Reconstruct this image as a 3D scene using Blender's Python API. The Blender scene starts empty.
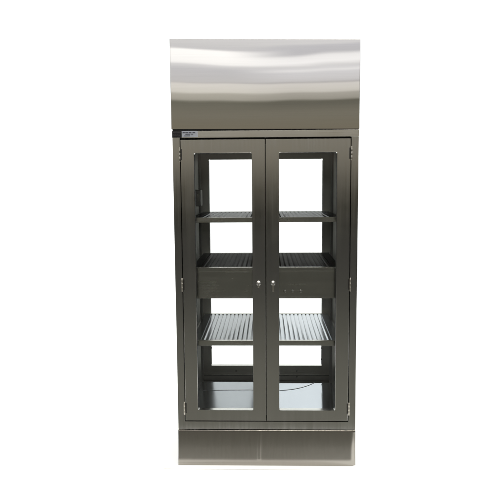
import bpy, bmesh, math, random
from mathutils import Vector, Matrix
random.seed(4)
S = bpy.context.scene
COL = S.collection

# ------------------------------------------------------------------ helpers
def link(name, me, mat, parent=None, smooth=False):
    o = bpy.data.objects.new(name, me)
    COL.objects.link(o)
    if mat: me.materials.append(mat)
    if parent: o.parent = parent
    if smooth:
        for p in me.polygons: p.use_smooth = True
    return o

def finish(name, bm, mat, parent=None, smooth=False, bevel=0.0, seg=2, angle=None):
    bmesh.ops.remove_doubles(bm, verts=bm.verts, dist=1e-6)
    bmesh.ops.recalc_face_normals(bm, faces=bm.faces)
    me = bpy.data.meshes.new(name)
    bm.to_mesh(me); bm.free()
    o = link(name, me, mat, parent, smooth)
    if bevel:
        m = o.modifiers.new('bevel', 'BEVEL'); m.width = bevel; m.segments = seg
        m.limit_method = 'ANGLE'; m.angle_limit = math.radians(35); m.harden_normals = True
        for p in me.polygons: p.use_smooth = True
    return o

def box(bm, x0, x1, y0, y1, z0, z1):
    v = [bm.verts.new(p) for p in ((x0,y0,z0),(x1,y0,z0),(x1,y1,z0),(x0,y1,z0),(x0,y0,z1),(x1,y0,z1),(x1,y1,z1),(x0,y1,z1))]
    for f in ((0,1,2,3),(4,5,6,7),(0,1,5,4),(1,2,6,5),(2,3,7,6),(3,0,4,7)):
        bm.faces.new([v[i] for i in f])

def rrect(x0, x1, z0, z1, r, n=6):
    pts = []
    for cx, cz, a0 in ((x1-r,z1-r,0),(x0+r,z1-r,90),(x0+r,z0+r,180),(x1-r,z0+r,270)):
        for k in range(n+1):
            a = math.radians(a0 + 90*k/n)
            pts.append((cx+r*math.cos(a), cz+r*math.sin(a)))
    return pts

def loft(bm, loops, close=True):
    """loops: list of (points, y); consecutive loops are skinned, last back to first"""
    rings = [[bm.verts.new((x, y, z)) for x, z in pts] for pts, y in loops]
    n = len(rings[0])
    m = len(rings)
    for i in range(m if close else m-1):
        a, b = rings[i], rings[(i+1) % m]
        for k in range(n):
            bm.faces.new((a[k], a[(k+1) % n], b[(k+1) % n], b[k]))

def frame(bm, out, inn, y0, y1, r, c=0.0025, ro=0.0012):
    """a rectangular frame with chamfered edges: out / inn = (x0,x1,z0,z1)"""
    def g(q, d): return (q[0]-d, q[1]+d, q[2]-d, q[3]+d)
    s = 1 if y1 > y0 else -1
    co = 0.0015
    loft(bm, [(rrect(*g(out, -co), ro), y0), (rrect(*g(inn, c), r+c), y0),
              (rrect(*inn, r), y0+s*c), (rrect(*inn, r), y1), (rrect(*out, ro+co), y1), (rrect(*out, ro+co), y0+s*co)])

def lathe(bm, prof, c, axis='y', n=20):
    rings = []
    for rad, h in prof:
        ring = []
        for k in range(n):
            a = 2*math.pi*k/n
            u, v = rad*math.cos(a), rad*math.sin(a)
            ring.append(bm.verts.new((c[0]+u, c[1]+h, c[2]+v) if axis == 'y' else (c[0]+u, c[1]+v, c[2]+h)))
        rings.append(ring)
    for a, b in zip(rings, rings[1:]):
        for k in range(n): bm.faces.new((a[k], a[(k+1)%n], b[(k+1)%n], b[k]))
    bm.faces.new(rings[0]); bm.faces.new(rings[-1])

# ------------------------------------------------------------------ materials
def new_mat(name):
    m = bpy.data.materials.new(name); m.use_nodes = True
    nt = m.node_tree; nt.nodes.clear()
    o = nt.nodes.new('ShaderNodeOutputMaterial')
    return m, nt, o

def steel(name, color, rough, grain='z', bump=0.02, blotch=0.06, aniso=0.0, wav=0.0, edge=1.0):
    m, nt, o = new_mat(name)
    N, L = nt.nodes.new, nt.links.new
    p = N('ShaderNodeBsdfPrincipled'); p.inputs['Metallic'].default_value = 1
    p.inputs['Specular Tint'].default_value = (edge, edge, edge, 1)
    tc = N('ShaderNodeTexCoord')
    mp = N('ShaderNodeMapping')
    mp.inputs['Scale'].default_value = {'z': (700, 700, 4), 'x': (4, 700, 700), 'y': (700, 4, 700)}[grain]
    L(tc.outputs['Object'], mp.inputs['Vector'])
    nz = N('ShaderNodeTexNoise'); nz.inputs['Scale'].default_value = 1; nz.inputs['Detail'].default_value = 2
    L(mp.outputs['Vector'], nz.inputs['Vector'])
    # coarser streaks and handling marks
    mp2 = N('ShaderNodeMapping')
    mp2.inputs['Scale'].default_value = {'z': (90, 90, 1.3), 'x': (1.3, 90, 90), 'y': (90, 1.3, 90)}[grain]
    L(tc.outputs['Object'], mp2.inputs['Vector'])
    n2 = N('ShaderNodeTexNoise'); n2.inputs['Scale'].default_value = 1; n2.inputs['Detail'].default_value = 4
    L(mp2.outputs['Vector'], n2.inputs['Vector'])
    n3 = N('ShaderNodeTexNoise'); n3.inputs['Scale'].default_value = 7; n3.inputs['Detail'].default_value = 5
    L(tc.outputs['Object'], n3.inputs['Vector'])
    ad = N('ShaderNodeMath'); ad.operation = 'ADD'
    L(n2.outputs['Fac'], ad.inputs[0]); L(n3.outputs['Fac'], ad.inputs[1])
    mr = N('ShaderNodeMapRange'); mr.inputs['From Min'].default_value = .6; mr.inputs['From Max'].default_value = 1.4
    mr.inputs['To Min'].default_value = rough-blotch; mr.inputs['To Max'].default_value = rough+blotch
    L(ad.outputs[0], mr.inputs['Value']); L(mr.outputs['Result'], p.inputs['Roughness'])
    mc = N('ShaderNodeMix'); mc.data_type = 'RGBA'
    mc.inputs['A'].default_value = (*[c*.955 for c in color], 1); mc.inputs['B'].default_value = (*[min(1, c*1.045) for c in color], 1)
    mx = N('ShaderNodeMath'); mx.operation = 'MULTIPLY_ADD'; mx.inputs[1].default_value = .9; mx.inputs[2].default_value = -.2
    av = N('ShaderNodeMath'); av.operation = 'ADD'; L(nz.outputs['Fac'], av.inputs[0]); L(n2.outputs['Fac'], av.inputs[1])
    L(av.outputs[0], mx.inputs[0]); mx.use_clamp = True; mx.inputs[2].default_value = -.4
    L(mx.outputs[0], mc.inputs['Factor']); L(mc.outputs['Result'], p.inputs['Base Color'])
    b = N('ShaderNodeBump'); b.inputs['Strength'].default_value = bump; b.inputs['Distance'].default_value = .001
    L(nz.outputs['Fac'], b.inputs['Height'])
    if wav:
        b2 = N('ShaderNodeBump'); b2.inputs['Strength'].default_value = 1; b2.inputs['Distance'].default_value = wav
        n4 = N('ShaderNodeTexNoise'); n4.inputs['Scale'].default_value = 2.6; n4.inputs['Detail'].default_value = 1
        L(tc.outputs['Object'], n4.inputs['Vector']); L(n4.outputs['Fac'], b2.inputs['Height'])
        L(b2.outputs['Normal'], b.inputs['Normal'])
    L(b.outputs['Normal'], p.inputs['Normal'])
    if aniso:
        p.inputs['Anisotropic'].default_value = aniso
    L(p.outputs[0], o.inputs['Surface'])
    return m

def plain(name, color, rough, metal=0, spec=.5, noise=.0):
    m, nt, o = new_mat(name)
    N, L = nt.nodes.new, nt.links.new
    p = N('ShaderNodeBsdfPrincipled')
    p.inputs['Metallic'].default_value = metal; p.inputs['Roughness'].default_value = rough
    p.inputs['Specular IOR Level'].default_value = spec
    tc = N('ShaderNodeTexCoord'); nz = N('ShaderNodeTexNoise')
    nz.inputs['Scale'].default_value = 9; nz.inputs['Detail'].default_value = 6
    L(tc.outputs['Object'], nz.inputs['Vector'])
    mc = N('ShaderNodeMix'); mc.data_type = 'RGBA'
    mc.inputs['A'].default_value = (*[c*(1-noise) for c in color], 1); mc.inputs['B'].default_value = (*[min(1, c*(1+noise)) for c in color], 1)
    L(nz.outputs['Fac'], mc.inputs['Factor']); L(mc.outputs['Result'], p.inputs['Base Color'])
    L(p.outputs[0], o.inputs['Surface'])
    return m

def glass(name):
    m, nt, o = new_mat(name)
    N, L = nt.nodes.new, nt.links.new
    t = N('ShaderNodeBsdfTransparent'); t.inputs['Color'].default_value = (.985, .992, .988, 1)
    g = N('ShaderNodeBsdfGlossy'); g.inputs['Roughness'].default_value = .01
    lw = N('ShaderNodeLayerWeight'); lw.inputs['Blend'].default_value = .5
    pw = N('ShaderNodeMath'); pw.operation = 'POWER'; pw.inputs[1].default_value = 5
    ma = N('ShaderNodeMath'); ma.operation = 'MULTIPLY_ADD'; ma.inputs[1].default_value = .7; ma.inputs[2].default_value = .035
    L(lw.outputs['Facing'], pw.inputs[0]); L(pw.outputs[0], ma.inputs[0])
    mx = N('ShaderNodeMixShader'); L(ma.outputs[0], mx.inputs['Fac'])
    L(t.outputs[0], mx.inputs[1]); L(g.outputs[0], mx.inputs[2]); L(mx.outputs[0], o.inputs['Surface'])
    return m

WARM = (.58, .578, .545)
M_door   = steel('brushed_steel_vertical', WARM, .155, 'z', .012, .04, wav=.0004)
M_head   = steel('brushed_steel_horizontal', (.66, .642, .608), .022, 'x', .001, .008)
M_kick   = steel('brushed_steel_base', (.34, .322, .285), .17, 'z', .006, .01)
M_rail   = steel('brushed_steel_rail', (.64, .62, .55), .2, 'x', .02, .06, wav=.0004)
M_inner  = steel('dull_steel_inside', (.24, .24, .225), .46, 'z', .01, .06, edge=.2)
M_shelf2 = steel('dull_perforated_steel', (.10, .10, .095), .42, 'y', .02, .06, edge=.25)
M_tray   = steel('polished_steel_tray', (.46, .49, .53), .09, 'y', .0, .02, wav=.0003)
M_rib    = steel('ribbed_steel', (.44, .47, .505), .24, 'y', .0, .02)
M_lip    = steel('steel_lip', (.50, .49, .44), .25, 'x', .0, .05)
M_traydim  = steel('dimmed_steel_tray', (.30, .32, .34), .2, 'y', .0, .02)  # darker copy of the tray steel, paints the dimmer left reflection
M_ribdim = steel('ribbed_steel_dimmed', (.185, .20, .213), .22, 'y', .0, .02)  # ribbed steel darkened to paint the weaker reflection on the left
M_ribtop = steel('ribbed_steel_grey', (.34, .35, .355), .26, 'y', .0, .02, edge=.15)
M_rear = steel('satin_steel_rear', (.46, .455, .42), .42, 'x', .01, .06)
M_wire   = plain('grey_wire', (.58, .60, .62), .35, 1)
M_side   = steel('satin_steel_side', (.40, .398, .375), .34, 'z', .01, .05, edge=.5)
M_chrome = plain('chrome', (.42, .41, .39), .2, 1)
M_screw  = plain('dark_screw_head', (.12, .12, .11), .4, 1)
M_black  = plain('black_plate', (.018, .016, .018), .45)
M_shade   = plain('shade_filler', (.02, .02, .019), .7)  # near-black, paints shade in gaps and on jambs
M_label  = plain('silver_label', (.62, .655, .73), .4, 0, .5, .05)
M_ink    = plain('label_ink', (.05, .05, .07), .6)
M_inkp   = plain('plate_ink', (.10, .095, .10), .5)
M_glass  = glass('door_glass')
M_paper  = plain('white_backdrop_paper', (.88, .88, .88), .9, 0, .1)
M_floorline  = plain('grey_floor_line', (.40, .39, .37), .8, 0, .1)
M_floor  = plain('brown_floor', (.104, .101, .088), .6, 0, .2, .15)

# ------------------------------------------------------------------ setting
bm = bmesh.new()
prof = [(-.395, 0), (0.5, 0), (2.4, 0)]
R_ = 1.1
for k in range(1, 17):
    a = math.pi/2*k/16
    prof.append((2.4+R_*math.sin(a), R_-R_*math.cos(a)))
prof.append((2.4+R_, 5.2))
prev = None
for y, z in prof:
    cur = [bm.verts.new((x, y, z)) for x in (-5, -2, 2, 5)]
    if prev:
        for k in range(3): bm.faces.new((prev[k], prev[k+1], cur[k+1], cur[k]))
    prev = cur
paper = finish('backdrop', bm, M_paper, smooth=True)
paper['kind'] = 'structure'
bm = bmesh.new()
v = [bm.verts.new(p) for p in ((-14,-16,-.004),(14,-16,-.004),(14,6,-.004),(-14,6,-.004))]
bm.faces.new(v)
fl = finish('floor', bm, M_floor); fl['kind'] = 'structure'

bm = bmesh.new()
v = [bm.verts.new(p) for p in ((-.540,-.0665,.0015), (.18,-.0655,.0015), (.18,-.0650,.0015), (-.540,-.0632,.0015))]
bm.faces.new(v)
fj = finish('floor_line', bm, M_floorline); fj['kind'] = 'structure'  # thin tapered grey line added on the floor

# ------------------------------------------------------------------ the cabinet
cab = bpy.data.objects.new('display_cabinet', None); COL.objects.link(cab)
cab['label'] = 'tall stainless steel cabinet with two glazed doors, open shelves and a plain header panel'
cab['category'] = 'cabinet'

W = .47; DEP = .822
# --- header: a thin folded sheet, not perfectly flat (real dents move its reflections)
def header_dent(x, z):
    t = (z-1.763)/.437
    d = 0.0
    d += -.00024*math.exp(-((x-.04)/.22)**2-((t-.95)/.22)**2)
    d += .00012*math.exp(-((x+.44)/.16)**2-((t-.95)/.2)**2)
    d += .00014*math.exp(-((x-.33)/.14)**2-((t-1.0)/.18)**2)
    d += .00002*math.sin(11*x+1)*math.sin(6*t+.6) + .00001*math.sin(19*x+2)*math.sin(9*t)
    return d
def skew(x, z):                                       # the header sits a few millimetres out of square
    return z - .0037*x/.47*(z-1.763)/.437 - .0035*x/.47
bm = bmesh.new()
NX, NZ = 70, 34
x0, x1, z0, z1 = -W-.002, W, 1.763, 2.2
gr = [[bm.verts.new((x0+(x1-x0)*i/NX, header_dent(x0+(x1-x0)*i/NX, z0+(z1-z0)*j/NZ)*-1, skew(x0+(x1-x0)*i/NX, z0+(z1-z0)*j/NZ))) for i in range(NX+1)] for j in range(NZ+1)]
for j in range(NZ):
    for i in range(NX):
        bm.faces.new((gr[j][i], gr[j][i+1], gr[j+1][i+1], gr[j+1][i]))
me = bpy.data.meshes.new('header_panel'); bmesh.ops.recalc_face_normals(bm, faces=bm.faces)
if bm.faces[0].normal.y > 0: bmesh.ops.reverse_faces(bm, faces=bm.faces)
bm.to_mesh(me); bm.free()
hp = link('header_panel', me, M_head, cab, True)
def skewed(pts): return [(x, skew(x, z)) for x, z in pts]
bm = bmesh.new()
c = .0022
loft(bm, [(skewed(rrect(x0, x1, z0, z1, .0005, 1)), 0.0), (skewed(rrect(x0-c, x1+c, z0-.0008, z1+c, .0015, 1)), c), (skewed(rrect(x0-c, x1+c, z0-.0008, z1+c, .0015, 1)), DEP)], close=False)
box(bm, x0+.002, x1-.002, DEP-.004, DEP+.001, z0+.012, z1-.012)
finish('header_shell', bm, M_side, cab)

# --- top rail under the header
bm = bmesh.new(); box(bm, -W+.001, W-.001, .0275, DEP-.05, 1.7138, 1.7545)
box(bm, -W+.001, W-.001, .0045, DEP-.02, 1.7553, 1.80)
box(bm, -W+.001, W-.001, .0045, .0272, 1.7207, 1.7213)
finish('shade_filler', bm, M_shade, cab)  # black boxes fill the seams with painted shade
bm = bmesh.new()
xs = (-W, W)
pr = [(.027, 1.7215), (.0005, 1.7215), (-.0008, 1.7225), (-.0006, 1.7546), (-.0003, 1.7549), (.027, 1.7549)]
ra = [bm.verts.new((-W, y, z)) for y, z in pr]; rb = [bm.verts.new((W, y, z)) for y, z in pr]
for k in range(6): bm.faces.new((ra[k], ra[(k+1)%6], rb[(k+1)%6], rb[k]))
bm.faces.new(ra); bm.faces.new(rb)
finish('top_rail', bm, M_rail, cab)

# --- maker's plates on the top rail
bm = bmesh.new(); box(bm, -.4705, -.4225, -.0035, -.0010, 1.7225, 1.7560)
np_ = finish('black_plate', bm, M_black, cab, bevel=.0006)
bm = bmesh.new()
for r in range(3):
    z = 1.7305+r*.0085
    x = -.466
    while x < -.432:
        w = random.uniform(.003, .008)
        box(bm, x, x+w, -.0040, -.0034, z, z+.0026); x += w+.0022
finish('lettering', bm, M_inkp, np_)
bm = bmesh.new(); box(bm, -.4215, -.341, -.0035, -.0010, 1.7245, 1.7550)
nl = finish('silver_label', bm, M_label, cab, bevel=.0006)
bm = bmesh.new()
x = -.4165
while x < -.352:                                   # a bold first line of capitals
    w = random.uniform(.0030, .0046)
    box(bm, x, x+w, -.0040, -.0034, 1.7462, 1.7508); x += w+.0012 + (0.003 if random.random() < .2 else 0)
x = -.403
while x < -.366:
    w = random.uniform(.0024, .0036)
    box(bm, x, x+w, -.0040, -.0034, 1.7378, 1.7412); x += w+.0011 + (0.003 if random.random() < .25 else 0)
x = -.409
while x < -.380:
    w = random.uniform(.0018, .0028)
    box(bm, x, x+w, -.0040, -.0034, 1.7305, 1.7330); x += w+.0011
finish('lettering', bm, M_ink, nl)

# --- face frames front and rear
OUT = (-W, W, .1905, 1.7195); INN = (-.4335, .4335, .2335, 1.7135)
bm = bmesh.new(); frame(bm, (-W, W, .1905, 1.7225), (-.4335, .4335, .2335, 1.7205), .0015, .0272, .0008, .0004)
finish('face_frame', bm, M_door, cab)
bm = bmesh.new(); frame(bm, OUT, INN, DEP-.0015, DEP-.036, .001, .0012)
finish('face_frame', bm, M_rear, cab)
# black strip painting the shade behind the door gaps
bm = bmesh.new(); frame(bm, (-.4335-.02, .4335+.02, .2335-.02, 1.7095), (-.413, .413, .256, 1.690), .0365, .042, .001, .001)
finish('door_gap_shade', bm, M_shade, cab)
bm = bmesh.new(); frame(bm, (-.4335-.02, .4335+.02, .2335-.02, 1.7095), (-.413, .413, .256, 1.690), DEP-.0365, DEP-.042, .001, .001)
finish('door_stop', bm, M_rear, cab)
for y in (.037, DEP-.047):
    bm = bmesh.new(); box(bm, -.018, .018, y, y+.010, .256, 1.690)
    finish('centre_post', bm, M_inner, cab)

# --- carcass
for s in (-1, 1):
    bm = bmesh.new()
    a, b = sorted((s*.416, s*(W-.001)))
    box(bm, a, b, .0365, DEP-.0365, .1905, 1.7085)
    sp = finish('side_panel', bm, M_side, cab)
    # dull inner lining, with two slotted shelf standards
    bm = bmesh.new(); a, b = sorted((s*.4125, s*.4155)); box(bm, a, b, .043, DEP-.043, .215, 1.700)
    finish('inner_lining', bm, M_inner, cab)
    for yy in (.16, .66):
        bm = bmesh.new(); a, b = sorted((s*.4015, s*.4124))
        box(bm, a, b, yy-.022, yy-.018, .23, 1.69); box(bm, a, b, yy+.018, yy+.022, .23, 1.69)
        a2, b2 = sorted((s*.410, s*.4124)); box(bm, a2, b2, yy-.0178, yy+.0178, .23, 1.69)
        finish('shelf_standard', bm, M_inner, cab)
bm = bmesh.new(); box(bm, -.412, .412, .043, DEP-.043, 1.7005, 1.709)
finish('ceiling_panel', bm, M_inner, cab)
bm = bmesh.new(); box(bm, -.411, .411, DEP-.0435, DEP-.0422, .2325, .2372)
finish('rear_gap_shade', bm, M_shade, cab)  # black strip paints the dark gap line under the rear doors
bm = bmesh.new(); box(bm, -.411, .411, DEP-.0465, DEP-.0422, .2376, .2405)
finish('sealing_lip', bm, M_lip, cab, bevel=.0006)
# little switch box on the left wall
bm = bmesh.new(); box(bm, -.4120, -.378, .43, .53, 1.36, 1.455)
sb = finish('switch_box', bm, M_inner, cab, bevel=.004)
bm = bmesh.new(); box(bm, -.396, -.386, .427, .4295, 1.385, 1.43)
finish('switch', bm, M_lip, sb)

# --- floor pan, and on it two sloping trays: a polished one, and one darkened and creased to dim its reflection
bm = bmesh.new()
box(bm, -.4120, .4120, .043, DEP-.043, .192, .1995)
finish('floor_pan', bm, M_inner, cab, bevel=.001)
def tray_z(y): return .205+(y-.05)*(.037/.55)
def tray(pts_rows, mat, lift):
    """rows of (x, y) from front to back; lift(x, y) adds the creases"""
    bm = bmesh.new(); top = []
    for row in pts_rows: top.append([bm.verts.new((x, y, tray_z(y)+lift(x, y))) for x, y in row])
    for a, b in zip(top, top[1:]):
        for k in range(len(a)-1): bm.faces.new((a[k], a[k+1], b[k+1], b[k]))
    edge = [v for v in bm.verts if v.is_boundary]
    for e in [e for e in bm.edges if e.is_boundary]:
        v0, v1 = e.verts
        lo = [bm.verts.new((v.co.x, v.co.y, .2000)) for v in (v0, v1)]
        bm.faces.new((v0, v1, lo[1], lo[0]))
    return finish('floor_tray', bm, mat, cab)
rows = []
for j in range(13):
    y = .05+.55*j/12; k = (y-.05)/.55
    c1 = -.125-.200*k; c2 = -.150+.065*k
    rows.append([(-.408, y), (-.40+.5*(c1+.40), y), (c1, y), (.5*(c1+c2), y), (c2, y), (-.045, y), (-.0015, y)])
def lift_l(x, y):
    k = (y-.05)/.55
    c1 = -.125-.200*k; c2 = -.150+.065*k
    return .008 - .030*max(0, c1-x) - .060*max(0, x-c2)
tl = tray(rows, M_traydim, lift_l); tl['label'] = 'steel tray, darkened and folded for its dimmer reflection'
lift_r = lambda x, y: .0012*math.sin(6*x+1)*math.sin(5*y)+.11*max(0, x-.2)**2
rows = [[(.0015+.4065*i/16, .05+.55*j/14) for i in range(17)] for j in range(15)]
tr = tray(rows, M_tray, lift_r)
tr['label'] = 'bright polished tray'
def wire(pts, rad, name, parent, mat):
    bm = bmesh.new(); prev = None
    for x, y in pts:
        z = tray_z(y)+rad*.8+(lift_l(x, y) if x < 0 else lift_r(x, y))
        ring = [bm.verts.new((x, y+rad*math.cos(a), z+rad*math.sin(a))) for a in [math.pi/4*i for i in range(8)]]
        if prev:
            for i in range(8): bm.faces.new((prev[i], prev[(i+1) % 8], ring[(i+1) % 8], ring[i]))
        prev = ring
    return finish(name, bm, mat, parent, True)
wire([(.003+.30*t, .478+.02*t+.11*t*t*t) for t in [i/24 for i in range(25)]], .0013, 'tray_line', tr, M_wire)  # thin tube laid along the fine line across each tray
wire([(-.385+.38*t, .468+.01*t) for t in [i/24 for i in range(25)]], .0011, 'tray_line', tl, M_wire)

# --- shelves
def shelf(z, lip, sheet=None):
    sheet = sheet or (M_ribdim, M_rib)
    bm = bmesh.new()
    # angle-section rim: front lip, rear lip, two side runners
    box(bm, -.400, .400, .050, .0535, z-lip, z)                      # front lip
    box(bm, -.400, .400, .0537, .072, z-.0035, z-.0005)              # front flange
    box(bm, -.400, .400, .722, .740, z-.0035, z-.0005)
    box(bm, -.400, .400, .7402, .7437, z-lip, z)
    for s in (-1, 1):
        a, b = sorted((s*.3965, s*.400)); box(bm, a, b, .0722, .7218, z-lip, z-.009)
    sh = finish('shelf', bm, M_lip, cab, bevel=.0009)
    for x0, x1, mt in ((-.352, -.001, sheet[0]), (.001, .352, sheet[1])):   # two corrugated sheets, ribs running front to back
        bm = bmesh.new()
        n = 14; P = [] if x0 > -.1 else [(-.3958, z-.0022), (-.3525, z-.0022)]
        for k in range(n):
            for ph, hh in ((0, -.0014), (.23, .0027), (.26, .0029), (.74, .0029), (.77, .0027)):
                P.append((x0+(x1-x0)*(k+ph)/n, z-.0040+hh))
        P.append((x1, z-.0054))
        if x0 > -.1: P += [(.3525, z-.0022), (.3958, z-.0022)]
        R4 = [[bm.verts.new((x, yy, zz)) for x, zz in P] for yy in (.0735, .0742, .0755, .7185, .7198, .7205)]
        for ra, rb in zip(R4, R4[1:]):
            for k in range(len(P)-1): bm.faces.new((ra[k], ra[k+1], rb[k+1], rb[k]))
        bmesh.ops.recalc_face_normals(bm, faces=bm.faces)
        me = bpy.data.meshes.new('ribbed_sheet')
        if sum(f.normal.z for f in bm.faces) < 0: bmesh.ops.reverse_faces(bm, faces=bm.faces)
        bm.to_mesh(me); bm.free()
        rs = link('ribbed_sheet', me, mt, sh)
        sm = rs.modifiers.new('thickness', 'SOLIDIFY'); sm.thickness = .0008; sm.offset = -1
    return sh
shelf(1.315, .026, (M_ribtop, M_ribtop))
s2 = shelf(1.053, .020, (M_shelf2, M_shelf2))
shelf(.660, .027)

# --- apron panel hanging under the middle shelf, three screw heads
bm = bmesh.new(); box(bm, -.4115, .4115, .0545, .0565, .887, 1.0325)
box(bm, -.4115, .4115, .0567, .075, .887, .889)
ap = finish('apron_panel', bm, M_lip, cab, bevel=.0008)
for x in (.100, .141, .183):
    bm = bmesh.new(); lathe(bm, [(.0080, 0), (.0078, -.002), (.0050, -.0042), (.001, -.0048)], (x, .0544, .926), n=14)
    finish('screw', bm, M_chrome, ap, True)

# --- doors
DO_Z = (.2375, 1.7125); GL = (.0685, .3625, .2965, 1.6445)
def hinge(parent, x, z, s, ys):
    bm = bmesh.new()
    r = .0037; xk = x+s*.0022
    yc = -.0045 if ys > 0 else DEP+.0045
    for a, b in ((-.030, -.01015), (-.0099, .0099), (.01015, .030)):
        lathe(bm, [(r*.96, a), (r, a+.0003), (r, b-.0003), (r*.96, b)], (xk, yc, z), 'z', 16)
    for a, b in ((-.0345, -.030), (.030, .0345)):
        lathe(bm, [(.0022, a), (.0036, a+.0012), (.0036, b-.0012), (.0022, b)], (xk, yc, z), 'z', 14)
    h = finish('hinge', bm, M_hinge, parent, True)
    bm = bmesh.new()                                  # dark plate painting the shade beside the knuckle
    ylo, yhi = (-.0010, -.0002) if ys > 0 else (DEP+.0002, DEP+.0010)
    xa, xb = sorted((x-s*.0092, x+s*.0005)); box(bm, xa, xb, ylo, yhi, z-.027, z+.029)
    finish('hinge_shade', bm, M_hingeshade, h)
    return h

M_hingeshade = plain('hinge_shade_steel', (.10, .098, .09), .45, 1)
M_hinge = steel('hinge_steel', (.60, .57, .50), .3, 'z', .0, .03)
def door(name, s, front):
    ox = sorted((s*.0018, s*.4295)); gx = sorted((s*GL[0], s*GL[1]))
    y0, y1 = (0.0, .032) if front else (DEP, DEP-.032)
    bm = bmesh.new(); frame(bm, (ox[0], ox[1], *DO_Z), (gx[0], gx[1], GL[2], GL[3]), y0, y1, .006, .0007)
    d = finish(name, bm, M_door if front else M_rear, cab)
    bm = bmesh.new()
    yg = .0265 if front else DEP-.0265
    loft(bm, [(rrect(gx[0]+.0008, gx[1]-.0008, GL[2]+.0008, GL[3]-.0008, .0055), yg), (rrect(gx[0]+.0008, gx[1]-.0008, GL[2]+.0008, GL[3]-.0008, .0055), yg+.004)], close=False)
    for ring_y in (yg, yg+.004):
        bm.verts.ensure_lookup_table()
        vs = [v for v in bm.verts if abs(v.co.y-ring_y) < 1e-6]
        bm.faces.new(vs)
    finish('glass_pane', bm, M_glass, d)
    bm = bmesh.new(); t = .0012
    ya, yb_ = (.005, .0262) if front else (DEP-.0262, DEP-.005)
    xo = s*GL[1]; a_, b_ = sorted((xo-s*.0002, xo-s*t)); box(bm, a_, b_, ya, yb_, GL[2]+.008, GL[3]-.008)
    box(bm, gx[0]+.008, gx[1]-.008, ya, yb_, GL[3]-t, GL[3]-.0002)
    finish('jamb_shade', bm, M_shade, d)  # black strips added to keep the jambs dark
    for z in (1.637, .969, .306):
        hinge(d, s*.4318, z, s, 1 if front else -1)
    # turn handle: escutcheon, knob and drop lever
    hx = s*.0375; hz = .976
    sg = -1 if front else 1
    yb = 0 if front else DEP
    bm = bmesh.new()
    lathe(bm, [(.0125, sg*.0002), (.0125, sg*.0025), (.0095, sg*.0045), (.0055, sg*.006), (.0055, sg*.016)], (hx, yb, hz), n=24)
    h = finish('handle', bm, M_chrome, d, True)
    bm = bmesh.new()
    lathe(bm, [(.004, sg*.015), (.0085, sg*.017), (.0100, sg*.021), (.0088, sg*.025), (.0055, sg*.0275), (.001, sg*.0285)], (hx, yb, hz+.003), n=24)
    finish('knob', bm, M_chrome, h, True)
    bm = bmesh.new()
    ln = .040 if s > 0 else .020
    a, b = sorted((yb+sg*.0155, yb+sg*.020))
    box(bm, hx-.0042, hx+.0042, a, b, hz-ln, hz-.004)
    finish('lever', bm, M_hinge, h, bevel=.0018)
    return d
for s in (-1, 1):
    door('door', s, True)
for s in (-1, 1):
    door('rear_door', s, False)

# screws on the inner rear frame
for x, z in ((.20, .262), (.20, .226), (.36, .42), (.36, .345), (-.20, .262), (-.36, .42)):
    bm = bmesh.new(); lathe(bm, [(.005, 0), (.0045, -.0015), (.001, -.0018)], (x, DEP-.0422 if abs(x) > .3 or z < .24 else DEP-.0322, z), n=12)
    finish('screw', bm, M_screw, cab, True)

# --- kick plate: bowed sheet that leans back towards the top
bm = bmesh.new()
NX, NZ = 420, 24
def lean(z):                                          # the foot flares out, the sheet steepens towards the top
    y = q = 0.0
    while q < z-1e-9:
        st = min(.001, z-q); m_ = q+st/2
        a = 11.0*(m_/.030)**1.5 if m_ < .030 else 11.0-4.0*min(1, (m_-.030)/.06)-4.0*max(0, (m_-.09)/.097)
        y += st*math.tan(math.radians(a)); q += st
    return y
def kick_y(x, t):
    y = lean(t*.187)-lean(.187)
    y += .0090*math.exp(-((x-.4670)/.0130)**2)*(1-t)**.8   # dent in the bottom right corner
    y += -.0031*math.exp(-((x+.040-.005*t*t)/.0095)**2)*min(1, t/.15)*(1-.3*t)   # a vertical crease left of the middle
    return y
gr = [[bm.verts.new((-W+2*W*i/NX, kick_y(-W+2*W*i/NX, j/NZ), .1845*j/NZ)) for i in range(NX+1)] for j in range(NZ+1)]
for dy, dz in ((.0006, .0010), (.0018, .0021), (.012, .0024)):
    gr.append([bm.verts.new((v.co.x, v.co.y+dy, .1845+dz)) for v in gr[NZ]])
NZ += 3
for j in range(NZ):
    for i in range(NX): bm.faces.new((gr[j][i], gr[j][i+1], gr[j+1][i+1], gr[j+1][i]))
bmesh.ops.recalc_face_normals(bm, faces=bm.faces)
if bm.faces[0].normal.y > 0: bmesh.ops.reverse_faces(bm, faces=bm.faces)
me = bpy.data.meshes.new('kick_plate'); bm.to_mesh(me); bm.free()
link('kick_plate', me, M_kick, cab, True)
bm = bmesh.new(); box(bm, -W+.001, W-.001, .024, DEP, 0.0005, .1875)
finish('plinth', bm, M_kick, cab)

# ------------------------------------------------------------------ light
def area(name, loc, to, sx, sy, power, color=(1, 1, 1)):
    l = bpy.data.lights.new(name, 'AREA'); l.shape = 'RECTANGLE'; l.size = sx; l.size_y = sy; l.energy = power; l.color = color
    o = bpy.data.objects.new(name, l); COL.objects.link(o)
    o.location = loc
    d = Vector(to)-Vector(loc)
    o.rotation_euler = d.to_track_quat('-Z', 'Y').to_euler()
    return o
COOL = (.93, .97, 1)
area('front_floor_fill', (0, -.35, 4.6), (0, -.15, 0), 6, .5, 255, (1, .97, .92))  # added out of frame to whiten the floor in front
area('backdrop_fill', (-2.6, 1.5, 5.0), (-2.0, 3.5, 1.6), 3.0, 1.0, 44, COOL)  # added, unseen, to whiten the backdrop
area('backdrop_fill', (2.6, 1.9, 4.6), (1.3, 3.5, 1.3), 2.4, 1.0, 125, COOL)  # stronger, added to brighten reflections in the right tray and shelf
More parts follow.
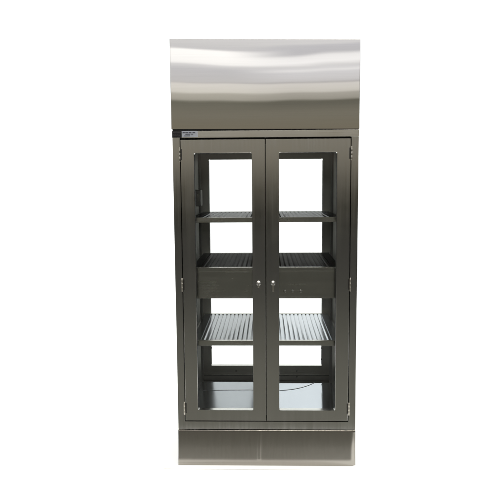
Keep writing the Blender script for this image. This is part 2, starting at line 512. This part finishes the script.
area('side_floor_fill', (-3.2, .9, 4.6), (-1.9, 1.0, 0), 1.6, 3.0, 74, COOL)  # unseen pair added to whiten the floor at both sides
area('side_floor_fill', (3.2, .9, 4.6), (1.9, 1.0, 0), 1.6, 3.0, 74, COOL)
area('rear_floor_fill', (0, 1.7, 5.0), (0, 2.0, 0), 6, .8, 50, COOL)  # added, unseen, for a white floor behind the cabinet

# ------------------------------------------------------------------ world: tones of a dim unseen hall, set for the steel's reflections
w = bpy.data.worlds.new('World'); S.world = w; w.use_nodes = True
nt = w.node_tree; nt.nodes.clear(); N, L = nt.nodes.new, nt.links.new
out = N('ShaderNodeOutputWorld'); bg = N('ShaderNodeBackground'); L(bg.outputs[0], out.inputs['Surface'])
tc = N('ShaderNodeTexCoord'); sx = N('ShaderNodeSeparateXYZ'); L(tc.outputs['Generated'], sx.inputs[0])
nz = N('ShaderNodeTexNoise'); nz.inputs['Scale'].default_value = 5; nz.inputs['Detail'].default_value = 2
L(tc.outputs['Generated'], nz.inputs['Vector'])
ma = N('ShaderNodeMath'); ma.operation = 'MULTIPLY_ADD'; ma.inputs[1].default_value = .012; ma.inputs[2].default_value = -.006
L(nz.outputs['Fac'], ma.inputs[0])
ad = N('ShaderNodeMath'); ad.operation = 'ADD'; L(sx.outputs['Z'], ad.inputs[0]); L(ma.outputs[0], ad.inputs[1])
def s2l(c): return tuple(((v/255+.055)/1.055)**2.4 if v > 10 else v/3294 for v in c)
low = [(-16, (84, 82, 73)), (-10, (48, 48, 44)), (-6, (42, 42, 38)), (-3.2, (48, 47, 42)), (-1.4, (60, 58, 51)), (0.6, (88, 84, 73)), (2.2, (172, 163, 149)), (3.4, (158, 151, 138)), (5.0, (136, 130, 115))]
high = [(17.5, (205, 205, 205)), (23, (120, 118, 112)), (60, (80, 78, 74))]
# bright bands added for the header's reflections (left part, right part)
left = [(6.5, (138, 134, 122)), (7.3, (128, 126, 115)), (7.55, (124, 122, 110)), (7.75, (196, 193, 183)), (8.25, (206, 203, 193)), (8.4, (250, 247, 240)), (9.15, (258, 255, 252)),
        (9.25, (218, 216, 218)), (9.38, (232, 231, 234)), (10.4, (232, 232, 238)), (10.75, (256, 256, 260)), (10.9, (300, 300, 302)), (12.0, (312, 312, 314)), (12.15, (238, 238, 243)), (12.6, (248, 248, 252)), (13.2, (256, 256, 260))]
right = [(6.5, (138, 134, 122)), (7.3, (121, 119, 109)), (7.55, (116, 114, 103)), (7.75, (184, 181, 172)), (8.25, (198, 195, 187)), (8.4, (238, 235, 229)), (9.1, (252, 249, 247)),
         (9.22, (208, 206, 208)), (9.4, (240, 239, 243)), (10.15, (250, 250, 256)), (10.3, (276, 276, 280)), (10.55, (252, 252, 258)), (10.7, (256, 256, 260)), (11.05, (294, 294, 298)), (11.5, (284, 284, 288)), (11.75, (226, 226, 233)), (12.3, (232, 232, 240)), (12.5, (254, 254, 258)), (13.2, (250, 250, 256))]
def ramp(stops, src, lo, hi):
    rp = N('ShaderNodeValToRGB'); cr = rp.color_ramp
    m_ = N('ShaderNodeMapRange'); m_.inputs['From Min'].default_value = lo; m_.inputs['From Max'].default_value = hi
    L(src, m_.inputs['Value']); L(m_.outputs['Result'], rp.inputs['Fac'])
    while len(cr.elements) > 1: cr.elements.remove(cr.elements[0])
    for k, (e, c_) in enumerate(stops):
        pos = (math.sin(math.radians(e))-lo)/(hi-lo)
        el = cr.elements[0] if k == 0 else cr.elements.new(pos)
        el.position = pos; el.color = (*s2l(c_), 1)
    return rp
Z0, Z1 = math.sin(math.radians(6)), math.sin(math.radians(13.4))
ramps = [ramp(left, ad.outputs[0], Z0, Z1), ramp(right, ad.outputs[0], Z0, Z1)]
far = ramp(low+[(6.5, (138, 134, 122)), (13.2, (254, 254, 258))]+high, ad.outputs[0], -.3, .9)
sd = N('ShaderNodeMapRange'); sd.interpolation_type = 'SMOOTHSTEP'
sd.inputs['From Min'].default_value = -.07; sd.inputs['From Max'].default_value = .05
L(sx.outputs['X'], sd.inputs['Value'])
mxw = N('ShaderNodeMix'); mxw.data_type = 'RGBA'
L(sd.outputs['Result'], mxw.inputs['Factor']); L(ramps[0].outputs['Color'], mxw.inputs['A']); L(ramps[1].outputs['Color'], mxw.inputs['B'])
def cmp(v, op, thr):
    m_ = N('ShaderNodeMath'); m_.operation = op; m_.inputs[1].default_value = thr; L(v, m_.inputs[0]); return m_.outputs[0]
inside = N('ShaderNodeMath'); inside.operation = 'MULTIPLY'
L(cmp(ad.outputs[0], 'GREATER_THAN', Z0+.002), inside.inputs[0]); L(cmp(ad.outputs[0], 'LESS_THAN', Z1-.001), inside.inputs[1])
mxf = N('ShaderNodeMix'); mxf.data_type = 'RGBA'
L(inside.outputs[0], mxf.inputs['Factor']); L(far.outputs['Color'], mxf.inputs['A']); L(mxw.outputs['Result'], mxf.inputs['B'])
L(mxf.outputs['Result'], bg.inputs['Color'])
bg.inputs['Strength'].default_value = 1.0

# ------------------------------------------------------------------ camera
cx, D, h, yaw, pitch, roll, f = .0067, 3.1004, 1.4876, -.0282, .1084, -.0069, 606.6561
fw = Vector((math.sin(yaw)*math.cos(pitch), math.cos(yaw)*math.cos(pitch), -math.sin(pitch)))
r0 = Vector((math.cos(yaw), -math.sin(yaw), 0)); u0 = r0.cross(fw)
r = math.cos(roll)*r0+math.sin(roll)*u0; u = math.cos(roll)*u0-math.sin(roll)*r0
cam = bpy.data.cameras.new('camera'); co = bpy.data.objects.new('camera', cam); COL.objects.link(co)
mt = Matrix((r, u, -fw)).transposed().to_4x4(); mt.translation = (cx, -D, h)
co.matrix_world = mt
cam.sensor_width = 36; cam.lens = f/500*36; cam.clip_start = .05; cam.clip_end = 200
S.camera = co
S.view_settings.view_transform = 'Standard'; S.view_settings.look = 'None'
S.view_settings.exposure = 0; S.view_settings.gamma = 1
S.cycles.sample_clamp_indirect = 3.0; S.cycles.max_bounces = 12; S.cycles.transparent_max_bounces = 16
